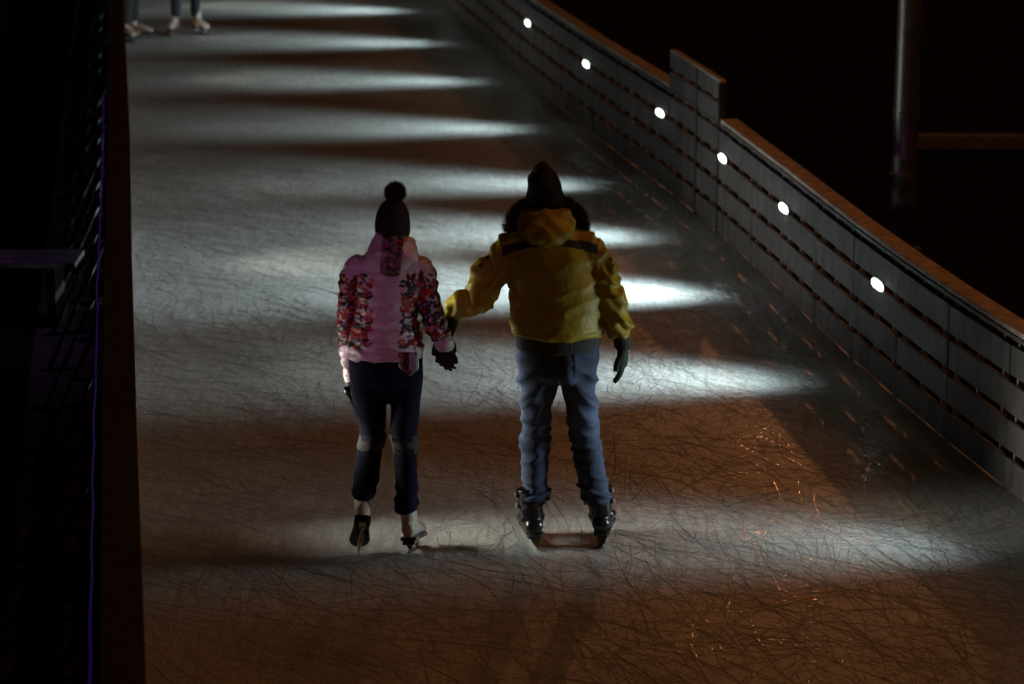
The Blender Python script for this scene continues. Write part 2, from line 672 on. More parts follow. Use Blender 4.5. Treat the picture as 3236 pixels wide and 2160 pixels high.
for (y, e), k in zip(LL, nth):
    rink_lamp(LEFT, -1, y, k + ' oval lamp along the inner face of the left barrier', 'oval lamps along the left barrier', e, WARMW, aim=0.0 if y < 14 else 0.03, down=-0.04 if y < 14 else 0.1, wide=0.25 if y < 14 else 0.8)

# violet light tube clipped along the outer edge of the left rail
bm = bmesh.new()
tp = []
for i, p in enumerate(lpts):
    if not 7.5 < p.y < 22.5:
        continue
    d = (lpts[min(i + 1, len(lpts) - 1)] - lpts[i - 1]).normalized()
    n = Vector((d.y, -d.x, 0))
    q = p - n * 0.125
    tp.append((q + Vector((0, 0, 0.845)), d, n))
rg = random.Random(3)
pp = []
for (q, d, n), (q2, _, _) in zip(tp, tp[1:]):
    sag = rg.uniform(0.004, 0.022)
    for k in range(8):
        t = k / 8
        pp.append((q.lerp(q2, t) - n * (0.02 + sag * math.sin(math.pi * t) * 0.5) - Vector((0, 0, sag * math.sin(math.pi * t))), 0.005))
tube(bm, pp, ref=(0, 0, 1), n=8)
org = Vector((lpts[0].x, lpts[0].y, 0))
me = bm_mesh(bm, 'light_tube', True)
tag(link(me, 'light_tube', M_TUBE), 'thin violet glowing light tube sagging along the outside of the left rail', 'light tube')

# lamp pole behind the right barrier
px0, py0 = 2.93, 20.1
root = empty('lamp_pole', (px0, py0, -0.06))
tag(root, 'tall plain grey metal pole standing behind the right barrier', 'pole')
bm = bmesh.new()
tube(bm, [(Vector((0, 0, 0)), 0.1), (Vector((0, 0, 0.5)), 0.097), (Vector((0, 0, 3.0)), 0.088), (Vector((0, 0, 8.0)), 0.07)], n=32)
link(bm_mesh(bm, 'shaft', True), 'shaft', M_METAL, root)
for z0, z1, r in ((0.0, 0.03, 0.15), (0.52, 0.60, 0.105), (1.02, 1.07, 0.102)):
    bm = bmesh.new()
    tube(bm, [(Vector((0, 0, z0)), r), (Vector((0, 0, z1)), r)], n=28)
    link(bm_mesh(bm, 'collar'), 'collar', M_METAL, root)
bm = bmesh.new()
tube(bm, [(Vector((0, 0, 7.9)), 0.03), (Vector((-0.3, 0, 8.2)), 0.03), (Vector((-0.9, 0, 8.3)), 0.03)])
tube(bm, [(Vector((-0.85, 0, 8.3)), 0.09, 0.05), (Vector((-1.35, 0, 8.32)), 0.12, 0.05)], ref=(0, 0, 1))
link(bm_mesh(bm, 'lamp_arm', True), 'lamp_arm', M_METAL, root)

# things in the dark on the left: low bench, crate, hose
bench = empty('bench', (-3.52, 17.9, -0.06))
tag(bench, 'low wooden bench in the dark left of the barrier, catching violet light', 'bench')
bm = bmesh.new()
for k in range(3):
    obox(bm, (0, 0, 0), (1, 0, 0), (0, 1, 0), -0.75, 0.62, -0.2 + 0.145 * k, -0.07 + 0.145 * k, 0.42, 0.455)
link(bm_mesh(bm, 'seat'), 'seat', mat('bench boards', (0.09, 0.075, 0.08), 0.6, var=0.4), bench)
for sx in (-0.6, 0.45):
    bm = bmesh.new()
    obox(bm, (0, 0, 0), (1, 0, 0), (0, 1, 0), sx - 0.03, sx + 0.03, -0.19, 0.2, 0.0, 0.418)
    link(bm_mesh(bm, 'leg'), 'leg', M_BRACE, bench)
crate = empty('crate', (-3.25, 13.9, -0.06))
tag(crate, 'dark slatted crate standing in shadow outside the left barrier', 'crate')
bm = bmesh.new()
for k in range(4):
    z0 = 0.02 + 0.10 * k
    for (d, n, a, b) in (((1, 0, 0), (0, 1, 0), 0.3, 0.22), ((0, 1, 0), (1, 0, 0), 0.22, 0.3)):
        obox(bm, (0, 0, 0), d, n, -a, a, b - 0.012, b, z0, z0 + 0.08)
        obox(bm, (0, 0, 0), d, n, -a, a, -b, -b + 0.012, z0, z0 + 0.08)
link(bm_mesh(bm, 'slats'), 'slats', M_BOARDWALK, crate)
bm = bmesh.new()
obox(bm, (0, 0, 0), (1, 0, 0), (0, 1, 0), -0.28, 0.28, -0.2, 0.2, 0.41, 0.425)
link(bm_mesh(bm, 'lid'), 'lid', M_BOARDWALK, crate)
bm = bmesh.new()
hp = []
for k in range(16):
    t = k / 15
    hp.append((Vector((-3.1 + 0.35 * t, 14.6 - 0.8 * t * t, 0.42 - 0.45 * t * t)), 0.014))
tube(bm, hp, ref=(0, 0, 1), n=10)
tag(link(bm_mesh(bm, 'hose', True), 'hose', mat('rubber hose', (0.12, 0.08, 0.1), 0.35)),
    'short curved rubber hose beside the crate left of the barrier', 'hose')


# ------------------------------------------------------------------ people helpers
def HS(L, Rr, py, ry, Y):
    """horizontal slice measured in the photo between x=L and x=Rr at row py, at distance Y"""
    c = P((L + Rr) / 2, py, Y)
    t = Y / ray((L + Rr) / 2, py).y
    return (c, Vector(((Rr - L) / 2 * t / FPX, 0, 0)), Vector((0, ry, 0)))


def shrink(rings, k):
    return [(c, ax * k, ay * k) for c, ax, ay in rings]


def arm_pts(lst, Y, k=1.0):
    return [(P(a[0], a[1], Y + a[3]), a[2] * k) for a in lst]


def hand(bm, wrist, f, n, side, curl=0.5, s=1.0, fat=1.0, thumb=0.5):
    """five-fingered hand; f = pointing direction, n = side the fingers curl to, side=+-1 picks the thumb side"""
    f = f.normalized()
    n = (n - f * n.dot(f)).normalized()
    x = f.cross(n) * side
    tube(bm, [(wrist - f * 0.02 * s, 0.026 * s * fat, 0.020 * s * fat), (wrist + f * 0.015 * s, 0.030 * s * fat, 0.020 * s * fat),
              (wrist + f * 0.05 * s, 0.041 * s * fat, 0.019 * s * fat), (wrist + f * 0.09 * s, 0.043 * s * fat, 0.016 * s * fat)], ref=n)
    for off, L, b in ((0.031, 0.068, 0.088), (0.0105, 0.078, 0.094), (-0.0105, 0.073, 0.090), (-0.031, 0.056, 0.080)):
        p = wrist + f * b * s + x * off * s
        d = (f + x * off * 3).normalized()
        ang = 0
        pts = [(p - d * 0.015, 0.0105 * s * fat)]
        for seg, r in ((0.45, 0.0105), (0.32, 0.0095), (0.25, 0.0085)):
            ang += curl * (0.7 + 0.1 * rng.random())
            dd = (d * math.cos(ang) + n * math.sin(ang)).normalized()
            pts.append((p, r * s * fat))
            p = p + dd * L * seg * s
        pts.append((p, 0.008 * s * fat))
        tube(bm, pts, ref=x, n=12)
    p = wrist + f * 0.03 * s + x * 0.026 * s
    d = (f * 0.75 + x * 0.55 + n * thumb * 0.5).normalized()
    tube(bm, [(p - d * 0.01, 0.014 * s * fat), (p + d * 0.03 * s, 0.013 * s * fat),
              (p + d * 0.045 * s + f * 0.012 * s, 0.011 * s * fat), (p + d * 0.05 * s + f * 0.032 * s, 0.009 * s * fat)], ref=n, n=12)


def head(bm, c, fwd, h=0.235):
    """head with face: c = centre, fwd = direction it looks in"""
    f = fwd.normalized()
    u = Vector((0, 0, 1))
    s = f.cross(u).normalized()
    k = h / 0.235

    def el(o, r, sf, ss, su):
        m = Matrix.Translation(c + f * o[1] * k + s * o[0] * k + u * o[2] * k) @ Matrix((
            (s.x, f.x, u.x, 0), (s.y, f.y, u.y, 0), (s.z, f.z, u.z, 0), (0, 0, 0, 1))) @ Matrix.Diagonal((ss * r * k, sf * r * k, su * r * k, 1))
        bmesh.ops.create_uvsphere(bm, u_segments=24, v_segments=16, radius=1, matrix=m)
    el((0, -0.012, 0.025), 0.1, 0.96, 0.78, 0.92)       # skull
    el((0, 0.03, -0.035), 0.07, 0.85, 0.80, 1.05)       # face
    el((0, 0.055, -0.088), 0.03, 0.8, 1.1, 0.8)         # chin
    el((0, 0.098, -0.022), 0.014, 1.2, 0.9, 1.6)        # nose
    el((0, 0.106, -0.036), 0.014, 0.8, 1.1, 0.7)
    el((0, 0.085, -0.062), 0.02, 0.6, 1.2, 0.28)        # lips
    el((0, 0.083, -0.070), 0.018, 0.6, 1.1, 0.30)
    el((0, 0.078, 0.018), 0.03, 0.4, 1.6, 0.35)         # brow
    for q in (-1, 1):
        el((q * 0.078, 0.0, -0.015), 0.03, 0.7, 0.25, 1.0)   # ears
        el((q * 0.038, 0.06, -0.038), 0.028, 0.7, 0.7, 0.8)  # cheeks


def eyes(c, fwd, parent, base, h=0.235):
    f = fwd.normalized()
    u = Vector((0, 0, 1))
    s = f.cross(u).normalized()
    k = h / 0.235
    for q in (-1, 1):
        bm = bmesh.new()
        sphere(bm, c + f * 0.079 * k + s * q * 0.032 * k + u * -0.002 * k - base, 0.013 * k, seg=14)
        link(bm_mesh(bm, 'eye', True), 'eye', M_EYE, parent)


def fur(name, roots, material, parent, base, lmin, lmax, wd, seed, droop=0.0):
    """roots: list of (point, normal)"""
    rg = random.Random(seed)
    V, Fc = [], []
    for p, n in roots:
        L = rg.uniform(lmin, lmax)
        j = Vector((rg.gauss(0, 1), rg.gauss(0, 1), rg.gauss(0, 1))) * 0.32
        d = (n + j - Vector((0, 0, droop))).normalized()
        s = d.cross(Vector((rg.gauss(0, 1), rg.gauss(0, 1), rg.gauss(0, 1)))).normalized() * wd
        p = p - base
        b = len(V)
        m = p + d * L * 0.55
        e = m + (d + j * 0.4 - Vector((0, 0, droop * 0.6))).normalized() * L * 0.45
        V += [p - s, p + s, m + s * 0.7, m - s * 0.7, e]
        Fc += [(b, b + 1, b + 2, b + 3), (b + 3, b + 2, b + 4)]
    me = bpy.data.meshes.new(name)
    me.from_pydata([tuple(v) for v in V], [], Fc)
    return link(me, name, material, parent)


def add(me, name, material, parent, base):
    shift(me, base)
    return link(me, name, material, parent)


def skate(parent, base, M, style):
    """one ice skate; local x right, y towards the toe, z up, blade edge at z=0"""
    def T(me):
        me.transform(M)
        shift(me, base)
        return me
    black = style == 'black'
    bm = bmesh.new()
    foot = [(-0.022, 0.118, 0.026, 0.034), (0.0, 0.12, 0.036, 0.042), (0.05, 0.125, 0.039, 0.047), (0.11, 0.125, 0.040, 0.045), (0.16, 0.115, 0.045, 0.038),
            (0.22, 0.105, 0.046, 0.030), (0.262, 0.10, 0.036, 0.022)]
    k = 1.28 if black else 1.0
    tube(bm, [(Vector((0, y, z)), rx * k, rz) for y, z, rx, rz in foot], ref=(0, 0, 1))
    if black:
        sh = [(0.045, 0.11, 0.042, 0.054), (0.035, 0.17, 0.046, 0.054), (0.030, 0.225, 0.047, 0.055), (0.030, 0.28, 0.048, 0.056), (0.032, 0.315, 0.048, 0.056)]
    else:
        sh = [(0.045, 0.11, 0.041, 0.052), (0.037, 0.17, 0.041, 0.050), (0.032, 0.225, 0.041, 0.050), (0.030, 0.27, 0.043, 0.051), (0.032, 0.30, 0.044, 0.051)]
    tube(bm, [(Vector((0, y, z)), rx * k, ry * (1.08 if black else 1)) for y, z, rx, ry in sh], ref=(0, 1, 0))
    if black:   # moulded shell: ankle bulges and heel cup
        sphere(bm, (-0.04, 0.03, 0.16), 0.026)
        sphere(bm, (0.04, 0.03, 0.16), 0.026)
        sphere(bm, (0, -0.006, 0.125), 0.047, (1, 0.8, 0.9))
    me = fuse(bm, 0.005, 4)
    boot = add(T(me), 'skate', M_BOOTBLACK if black else M_BOOTWHITE, parent, (0, 0, 0))
    # sole plate
    bm = bmesh.new()
    outline = [(-0.03, 0.022), (-0.02, 0.036), (0.03, 0.037), (0.09, 0.030), (0.15, 0.040), (0.21, 0.046), (0.25, 0.038), (0.275, 0.020)]
    kk = 1.12
    zs = (0.066, 0.084)
    Ls = []
    for z in zs:
        Ls.append([bm.verts.new((w_ * kk, y, z)) for y, w_ in outline] + [bm.verts.new((-w_ * kk, y, z)) for y, w_ in reversed(outline)])
    N = len(Ls[0])
    for i in range(N):
        bm.faces.new((Ls[0][i], Ls[0][(i + 1) % N], Ls[1][(i + 1) % N], Ls[1][i]))
    bm.faces.new(Ls[0]); bm.faces.new(Ls[1])
    if not black:
        obox(bm, (0, 0, 0), (0, 1, 0), (1, 0, 0), -0.024, 0.05, -0.030, 0.030, 0.046, 0.0655)
    bmesh.ops.bevel(bm, geom=bm.edges[:], offset=0.003, segments=1, affect='EDGES')
    link(T(bm_mesh(bm, 'sole')), 'sole', M_SOLE if not black else M_HOLDER, boot)
    # holder / stanchions
    bm = bmesh.new()

    def prism(y0, y1, w0, w1, z0, z1, dy=0.0):
        vs = [bm.verts.new((x, y, z)) for z, w_, sh_ in ((z0, w0, dy), (z1, w1, 0)) for x, y in ((-w_, y0 - sh_), (w_, y0 - sh_), (w_, y1 + sh_), (-w_, y1 + sh_))]
        for f in ((0, 1, 2, 3), (4, 5, 6, 7), (0, 1, 5, 4), (1, 2, 6, 5), (2, 3, 7, 6), (3, 0, 4, 7)):
            bm.faces.new([vs[i] for i in f])
    if black:
        prism(-0.01, 0.06, 0.007, 0.030, 0.022, 0.0655, 0.012)
        prism(0.15, 0.235, 0.007, 0.034, 0.022, 0.0655, 0.012)
        prism(0.03, 0.20, 0.006, 0.007, 0.018, 0.034)
    else:
        prism(0.0, 0.02, 0.005, 0.018, 0.02, 0.046)
        prism(0.17, 0.20, 0.005, 0.018, 0.02, 0.0655)
        prism(0.215, 0.235, 0.004, 0.012, 0.02, 0.0655)
    link(T(bm_mesh(bm, 'blade_holder')), 'blade_holder', M_HOLDER if black else M_CHROME, boot)
    bm = bmesh.new()
    prof = [(-0.045, 0.006), (-0.02, 0.0), (0.24, 0.0), (0.272, 0.008), (0.285, 0.022), (0.27, 0.032), (0.0, 0.022), (-0.045, 0.018)]
    a = [bm.verts.new((-0.0025, y, z)) for y, z in prof]
    b = [bm.verts.new((0.0025, y, z)) for y, z in prof]
    bm.faces.new(a); bm.faces.new(b)
    for i in range(len(prof)):
        j = (i + 1) % len(prof)
        bm.faces.new((a[i], a[j], b[j], b[i]))
    link(T(bm_mesh(bm, 'blade')), 'blade', M_CHROME, boot)
    if black:
        bm = bmesh.new()
        for z, y, rx, ry in ((0.235, 0.031, 0.0600, 0.0600), (0.292, 0.031, 0.0610, 0.0610)):
            L0 = []
            for zz in (z - 0.013, z + 0.013):
                L0.append([bm.verts.new((math.cos(t * math.pi / 14) * (rx + 0.005), y + math.sin(t * math.pi / 14) * (ry + 0.005), zz)) for t in range(28)])
            for i in range(28):
                bm.faces.new((L0[0][i], L0[0][(i + 1) % 28], L0[1][(i + 1) % 28], L0[1][i]))
        link(T(bm_mesh(bm, 'strap', True)), 'strap', M_STRAP, boot)
        for z in (0.235, 0.292):
            bm = bmesh.new()
            obox(bm, (0, 0, 0), (0, 1, 0), (1, 0, 0), 0.0, 0.03, -0.078, -0.064, z - 0.012, z + 0.012)
            obox(bm, (0, 0, 0), (0, 1, 0), (1, 0, 0), 0.0, 0.03, 0.064, 0.078, z - 0.012, z + 0.012)
            bmesh.ops.bevel(bm, geom=bm.edges[:], offset=0.003, segments=1, affect='EDGES')
            link(T(bm_mesh(bm, 'buckle')), 'buckle', M_BUCKLE, boot)
    else:
        bm = bmesh.new()
        for i in range(6):
            z = 0.17 + 0.026 * i
            y = 0.088 - 0.018 * i / 6 - 0.01
            tube(bm, [(Vector((-0.02, y, z)), 0.0025), (Vector((0, y + 0.006, z + 0.006)), 0.0025), (Vector((0.02, y, z + 0.012)), 0.0025)], n=6)
        link(T(bm_mesh(bm, 'laces', True)), 'laces', M_WHITECUFF, boot)
    return boot


def fold(co, s, k, seed=0.0):
    v = noise.noise(Vector((co.x * s[0] + seed, co.y * s[1], co.z * s[2] + seed * 1.7)))
    return k * (1 - 2 * abs(v)) ** 2


# ------------------------------------------------------------------ the man in the yellow jacket
YM = 13.03
mbase = Vector((0.30, YM, 0.0))

# trousers
pelvis = [HS(1632, 1893, 1062, 0.125, YM), HS(1630, 1895, 1095, 0.135, YM), HS(1632, 1894, 1140, 0.145, YM), HS(1634, 1892, 1175, 0.14, YM),
          HS(1640, 1889, 1198, 0.11, YM)]
legL = [HS(1632, 1772, 1160, 0.115, YM), HS(1636, 1768, 1200, 0.112, YM), HS(1640, 1757, 1240, 0.105, YM), HS(1645, 1747, 1280, 0.098, YM),
        HS(1648, 1745, 1342, 0.085, YM + 0.01), HS(1645, 1740, 1399, 0.08, YM + 0.01), HS(1645, 1734, 1465, 0.078, YM), HS(1650, 1731, 1520, 0.08, YM - 0.01),
        HS(1647, 1738, 1552, 0.088, YM - 0.02), HS(1646, 1737, 1572, 0.09, YM - 0.02)]
legR = [HS(1760, 1892, 1160, 0.115, YM), HS(1768, 1890, 1200, 0.112, YM), HS(1780, 1888, 1243, 0.105, YM), HS(1787, 1888, 1304, 0.098, YM),
        HS(1797, 1895, 1361, 0.085, YM + 0.01), HS(1807, 1909, 1441, 0.08, YM + 0.01), HS(1823, 1920, 1505, 0.08, YM - 0.005), HS(1829, 1930, 1545, 0.088, YM - 0.015),
        HS(1838, 1932, 1575, 0.088, YM - 0.015)]
armL = [(1612, 800, .088, 0), (1572, 835, .086, 0), (1540, 875, .086, 0.01), (1522, 922, .086, 0.02), (1500, 952, .080, 0.03),
        (1465, 960, .066, 0.04), (1432, 985, .058, 0.05), (1424, 1006, .050, 0.05)]
armR = [(1850, 790, .088, 0), (1888, 830, .084, 0), (1912, 880, .080, -0.01), (1932, 935, .075, -0.01), (1944, 985, .070, 0.0),
        (1955, 1030, .066, 0.01), (1960, 1058, .056, 0.01)]
torso = [HS(1655, 1810, 715, 0.085, YM), HS(1612, 1848, 745, 0.11, YM), HS(1590, 1880, 775, 0.13, YM), HS(1592, 1892, 820, 0.15, YM),
         HS(1600, 1900, 870, 0.16, YM), HS(1610, 1905, 920, 0.165, YM), HS(1612, 1903, 970, 0.168, YM), HS(1609, 1902, 1010, 0.172, YM),
         HS(1614, 1905, 1040, 0.170, YM), HS(1628, 1898, 1062, 0.150, YM)]
headc = P(1721, 655, YM + 0.02)
wristL = P(1405, 1058, YM - 0.04)
wristR = P(1968, 1098, YM + 0.01)

bm = bmesh.new()
loft(bm, shrink(torso, 0.8)); loft(bm, shrink(pelvis, 0.85)); loft(bm, shrink(legL, 0.68)); loft(bm, shrink(legR, 0.68))
tube(bm, arm_pts(armL, YM, 0.62) + [(wristL, 0.028)])
tube(bm, arm_pts(armR, YM, 0.62) + [(wristR, 0.028)])
tube(bm, [(P(1730, 760, YM), 0.065), (P(1725, 700, YM), 0.058), (headc, 0.055)])
head(bm, headc, Vector((0, 1, -0.15)), 0.24)
hand(bm, wristL, Vector((0.02, -0.05, -1)), Vector((-0.1, -1, 0)), 1, 0.75, 0.95, 0.85, 0.6)
hand(bm, wristR, Vector((0.0, 0.05, -1)), Vector((-1, 0.2, 0)), -1, 0.3, 1.0, 0.85)
for lg, (bx, by) in ((legL, (0.122, 12.97)), (legR, (0.45, 13.02))):
    tube(bm, [(lg[-1][0], 0.04), (Vector((bx, by + 0.05, 0.14)), 0.03), (Vector((bx, by + 0.12, 0.12)), 0.028), (Vector((bx, by + 0.2, 0.105)), 0.02)])
man = add(fuse(bm, 0.0075, 3), 'person', M_SKIN, None, mbase)
man.location = mbase
tag(man, 'taller skater in yellow jacket with fur-edged hood, blue jeans and pointed dark hat', 'person',
    'couple skating hand in hand')
eyes(headc, Vector((0, 1, -0.15)), man, mbase)

bm = bmesh.new()
loft(bm, pelvis, 40)
loft(bm, legL, 32)
loft(bm, legR, 32)
me = fuse(bm, 0.007, 5)
zk = 0.52


def denim(co):
    o_ = 0.0
    leg = -1 if co.x < 0.232 else 1
    z = co.z
    # long diagonal creases under the seat, stacked creases at knee and ankle
    d1 = (z - 0.98) + leg * (co.x - 0.232) * 0.9
    if z > 0.58:
        wgt = max(0, min(1, (z - 0.56) * 5)) * max(0, min(1, (1.04 - z) * 8))
        o_ += (fold(Vector((d1, co.y * 0.4, (co.x - 0.232) * leg * 0.5)), (9, 5, 5), 0.020, 4.4) - 0.010) * wgt
    kn = math.exp(-((z - 0.55) / 0.12) ** 2)
    an = math.exp(-((z - 0.30) / 0.07) ** 2)
    wv = 2 * (fold(Vector((co.x * 0.5, co.y * 0.5, z + 0.25 * leg * co.x)), (9, 9, 19), 1.0, 7.7) - 0.5)
    o_ += wv * (0.009 * kn + 0.010 * an)
    o_ += 0.012 * noise.noise(Vector((co.x * 9, co.y * 9, co.z * 3.2)))
    # seat seam and pockets
    if z > 0.80 and co.y < YM:
        o_ -= 0.012 * math.exp(-((co.x - 0.232) / 0.010) ** 2)
    for cx in (0.105, 0.360):
        ux, uz = abs(co.x - cx) / 0.062, (co.z - 0.985) / 0.075
        if co.y < YM and ux < 1 and -1 < uz < 1:
            o_ += 0.004
    return o_


displace(me, denim)
co = get_co(me)
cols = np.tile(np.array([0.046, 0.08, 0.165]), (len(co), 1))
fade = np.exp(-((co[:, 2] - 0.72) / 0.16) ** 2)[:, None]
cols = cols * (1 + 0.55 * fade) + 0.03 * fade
for cx in (0.105, 0.360):
    ux, uz = np.abs(co[:, 0] - cx) / 0.062, (co[:, 2] - 0.985) / 0.075
    edge = (np.maximum(ux, np.abs(uz)) < 1.03) & (np.maximum(ux, np.abs(uz)) > 0.9) & (co[:, 1] < YM)
    cols[edge] *= 0.55
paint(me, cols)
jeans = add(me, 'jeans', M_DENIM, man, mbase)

# knitted hem of the jacket
bm = bmesh.new()
loft(bm, [HS(1624, 1900, 1040, 0.145, YM), HS(1626, 1898, 1070, 0.148, YM), HS(1629, 1895, 1096, 0.15, YM), HS(1634, 1890, 1100, 0.146, YM)], 48)
jacket_me_hem = fuse(bm, 0.007, 2)

bm = bmesh.new()
loft(bm, torso, 44)
tube(bm, arm_pts(armL, YM), n=28)
tube(bm, arm_pts(armR, YM), n=28)
tube(bm, [(P(1590, 790, YM), .08), (P(1721, 752, YM), .09), (P(1868, 782, YM), .08)])
me = fuse(bm, 0.0068, 6)


def nylon(co):
    px_ = co.x
    arm = px_ < 0.0 or px_ > 0.42
    a = (fold(co, (7, 7, 11), 0.013, 3.1) - 0.006) * (1.0 if arm else 0.45)
    b = (fold(co, (4, 4, 4.5), 0.012, 8.2) - 0.006) * (1.0 if arm else 0.5)
    c = 0.0
    if px_ > 0.42:
        c = 0.009 * math.sin((co.z * 0.9 + co.x * 0.5) * 85 + 5 * noise.noise(co * 8)) * min(1, (px_ - 0.42) * 15)
    elif px_ < 0.0:
        c = 0.010 * math.sin((co.x * 0.95 - co.z * 0.35) * 80 + 5 * noise.noise(co * 8)) * min(1, -px_ * 12)
    else:
        c = 0.007 * math.sin(co.z * 75 + 5 * noise.noise(co * 6)) * math.exp(-((co.z - 1.08) / 0.06) ** 2)
    return a + b + c


displace(me, nylon)
co = get_co(me)
PX, PY = proj(co)
cols = np.tile(np.array([0.42, 0.34, 0.014]), (len(co), 1))
back = co[:, 1] < YM
# two dark yoke stripes that rise towards the hood
yl = np.interp(PX, [1587, 1640, 1672, 1700], [793, 776, 771, 775])
yr = np.interp(PX, [1760, 1795, 1840, 1890], [775, 768, 774, 788])
tl = np.interp(PX, [1587, 1660, 1704], [17, 13, 3])
tr = np.interp(PX, [1756, 1800, 1890], [3, 13, 17])
st = back & (((PX > 1587) & (PX < 1704) & (np.abs(PY - yl) < tl)) | ((PX > 1756) & (PX < 1890) & (np.abs(PY - yr) < tr)))
cols[st] = (0.022, 0.016, 0.022)
# sleeve tabs
for (a, b, r) in ((1538, 812, 7), (1520, 838, 7), (1931, 818, 7), (1938, 838, 5)):
    cols[(np.hypot(PX - a, PY - b) < r) & back] = (0.03, 0.02, 0.02)
# seams
seam = back & ((np.abs(PX - np.interp(PY, [790, 900, 1040], [1868, 1876, 1893])) < 1.6) | (np.abs(PX - np.interp(PY, [800, 900], [1612, 1612])) < 1.4) & (PY < 905)) & (PY > 790)
cols[seam] *= 0.45
paint(me, cols)
jacket = add(me, 'jacket', M_YELLOW, man, mbase)
add(jacket_me_hem, 'knitted_hem', M_RIB, jacket, mbase)

# hood lying on the back, with a fur edge round the neck
bm = bmesh.new()
hoodr = [(P(1728, 776, YM - 0.13), Vector((0.03, 0, 0)), Vector((0, 0.03, 0))),
         (P(1728, 764, YM - 0.13), Vector((0.085, 0, 0)), Vector((0, 0.075, 0))),
         (P(1724, 745, YM - 0.12), Vector((0.125, 0, 0)), Vector((0, 0.10, 0))),
         (P(1722, 718, YM - 0.10), Vector((0.140, 0, 0)), Vector((0, 0.115, 0))),
         (P(1722, 692, YM - 0.07), Vector((0.132, 0, 0)), Vector((0, 0.115, 0))),
         (P(1722, 662, YM - 0.05), Vector((0.116, 0, 0)), Vector((0, 0.10, 0)))]
loft(bm, hoodr, 36)
sphere(bm, P(1660, 712, YM - 0.08), 0.05)
sphere(bm, P(1792, 712, YM - 0.08), 0.05)
me = fuse(bm, 0.0068, 5)


def hoodf(co):
    r = math.hypot(co.x - 0.16, 0.0)
    return fold(co, (6, 6, 9), 0.010, 5.5) - 0.005 + 0.004 * math.sin(co.z * 70 + abs(co.x - 0.16) * 60)


displace(me, hoodf)
co = get_co(me)
cols = np.tile(np.array([0.42, 0.34, 0.014]), (len(co), 1))
paint(me, cols)
hood = add(me, 'hood', M_YELLOW, jacket, mbase)
# fur: a horseshoe from shoulder to shoulder over the top of the hood
path = [(1612, 728), (1613, 705), (1622, 682), (1642, 660), (1668, 645), (1700, 636), (1740, 634), (1778, 640), (1806, 654), (1828, 674), (1840, 698), (1841, 724)]
fp = []
for i, (a, b) in enumerate(path):
    t = i / (len(path) - 1)
    dy = 0.02 - 0.04 * math.sin(math.pi * t)
    fp.append(P(a, b, YM + dy))
rg = random.Random(4)
roots = []
for i in range(9000):
    t = rg.random() * (len(fp) - 1.001)
    k = int(t)
    c = fp[k].lerp(fp[k + 1], t - k)
    tg = (fp[k + 1] - fp[k]).normalized()
    v = Vector((rg.gauss(0, 1), rg.gauss(0, 1), rg.gauss(0, 1)))
    v = (v - tg * v.dot(tg)).normalized()
    roots.append((c + v * 0.018, v))
fur('fur_trim', roots, M_FUR, hood, mbase, 0.016, 0.036, 0.0011, 9)
bm = bmesh.new()
tube(bm, [(p, 0.022) for p in fp], ref=(0, 1, 0))
add(fuse(bm, 0.008, 2), 'fur_backing', M_FUR, hood, mbase)

# pointed knitted hat
bm = bmesh.new()
loft(bm, [HS(1652, 1790, 668, 0.10, YM + 0.01), HS(1655, 1788, 640, 0.105, YM + 0.01), HS(1659, 1784, 614, 0.105, YM + 0.01), HS(1665, 1776, 585, 0.098, YM),
          HS(1674, 1760, 556, 0.08, YM), HS(1690, 1743, 532, 0.05, YM), HS(1702, 1726, 516, 0.022, YM), HS(1708, 1719, 511, 0.01, YM)], 36)
me = fuse(bm, 0.006, 3)
displace(me, lambda c: fold(c, (7, 7, 9), 0.014, 1.3) - 0.007 + 0.0018 * math.sin(math.atan2(c.y - YM, c.x - 0.16) * 30))
add(me, 'hat', M_HATDARK, man, mbase)

# gloves
bm = bmesh.new()
hand(bm, wristR, Vector((-0.01, 0.04, -1)), Vector((-1, 0.25, 0)), -1, 0.33, 1.08, 1.25, 0.8)
me = fuse(bm, 0.004, 2)
g = add(me, 'glove', M_GLOVE, man, mbase)
bm = bmesh.new()
tube(bm, [(P(1962, 1052, YM + 0.01), 0.036), (P(1966, 1078, YM + 0.01), 0.044), (P(1969, 1094, YM + 0.01), 0.043), (P(1969, 1103, YM + 0.01), 0.036)])
add(fuse(bm, 0.005, 2), 'glove_cuff', M_RIB, g, mbase)
bm = bmesh.new()
hand(bm, wristL, Vector((0.02, -0.05, -1)), Vector((-0.1, -1, 0)), 1, 0.75, 0.98, 1.4, 0.6)
tube(bm, [(P(1428, 1012, YM + 0.02), 0.034), (P(1418, 1034, YM - 0.01), 0.037), (P(1410, 1056, YM - 0.03), 0.036), (P(1406, 1072, YM - 0.04), 0.03)])
me = fuse(bm, 0.004, 2)
add(me, 'glove', M_GLOVE, man, mbase)

skate(man, mbase, Matrix.Translation((0.122, 12.975, 0)) @ Matrix.Rotation(R(9), 4, 'Z') @ Matrix.Rotation(R(-6), 4, 'Y'), 'black')
skate(man, mbase, Matrix.Translation((0.458, 13.01, 0)) @ Matrix.Rotation(R(-7), 4, 'Z') @ Matrix.Rotation(R(-6), 4, 'Y'), 'black')

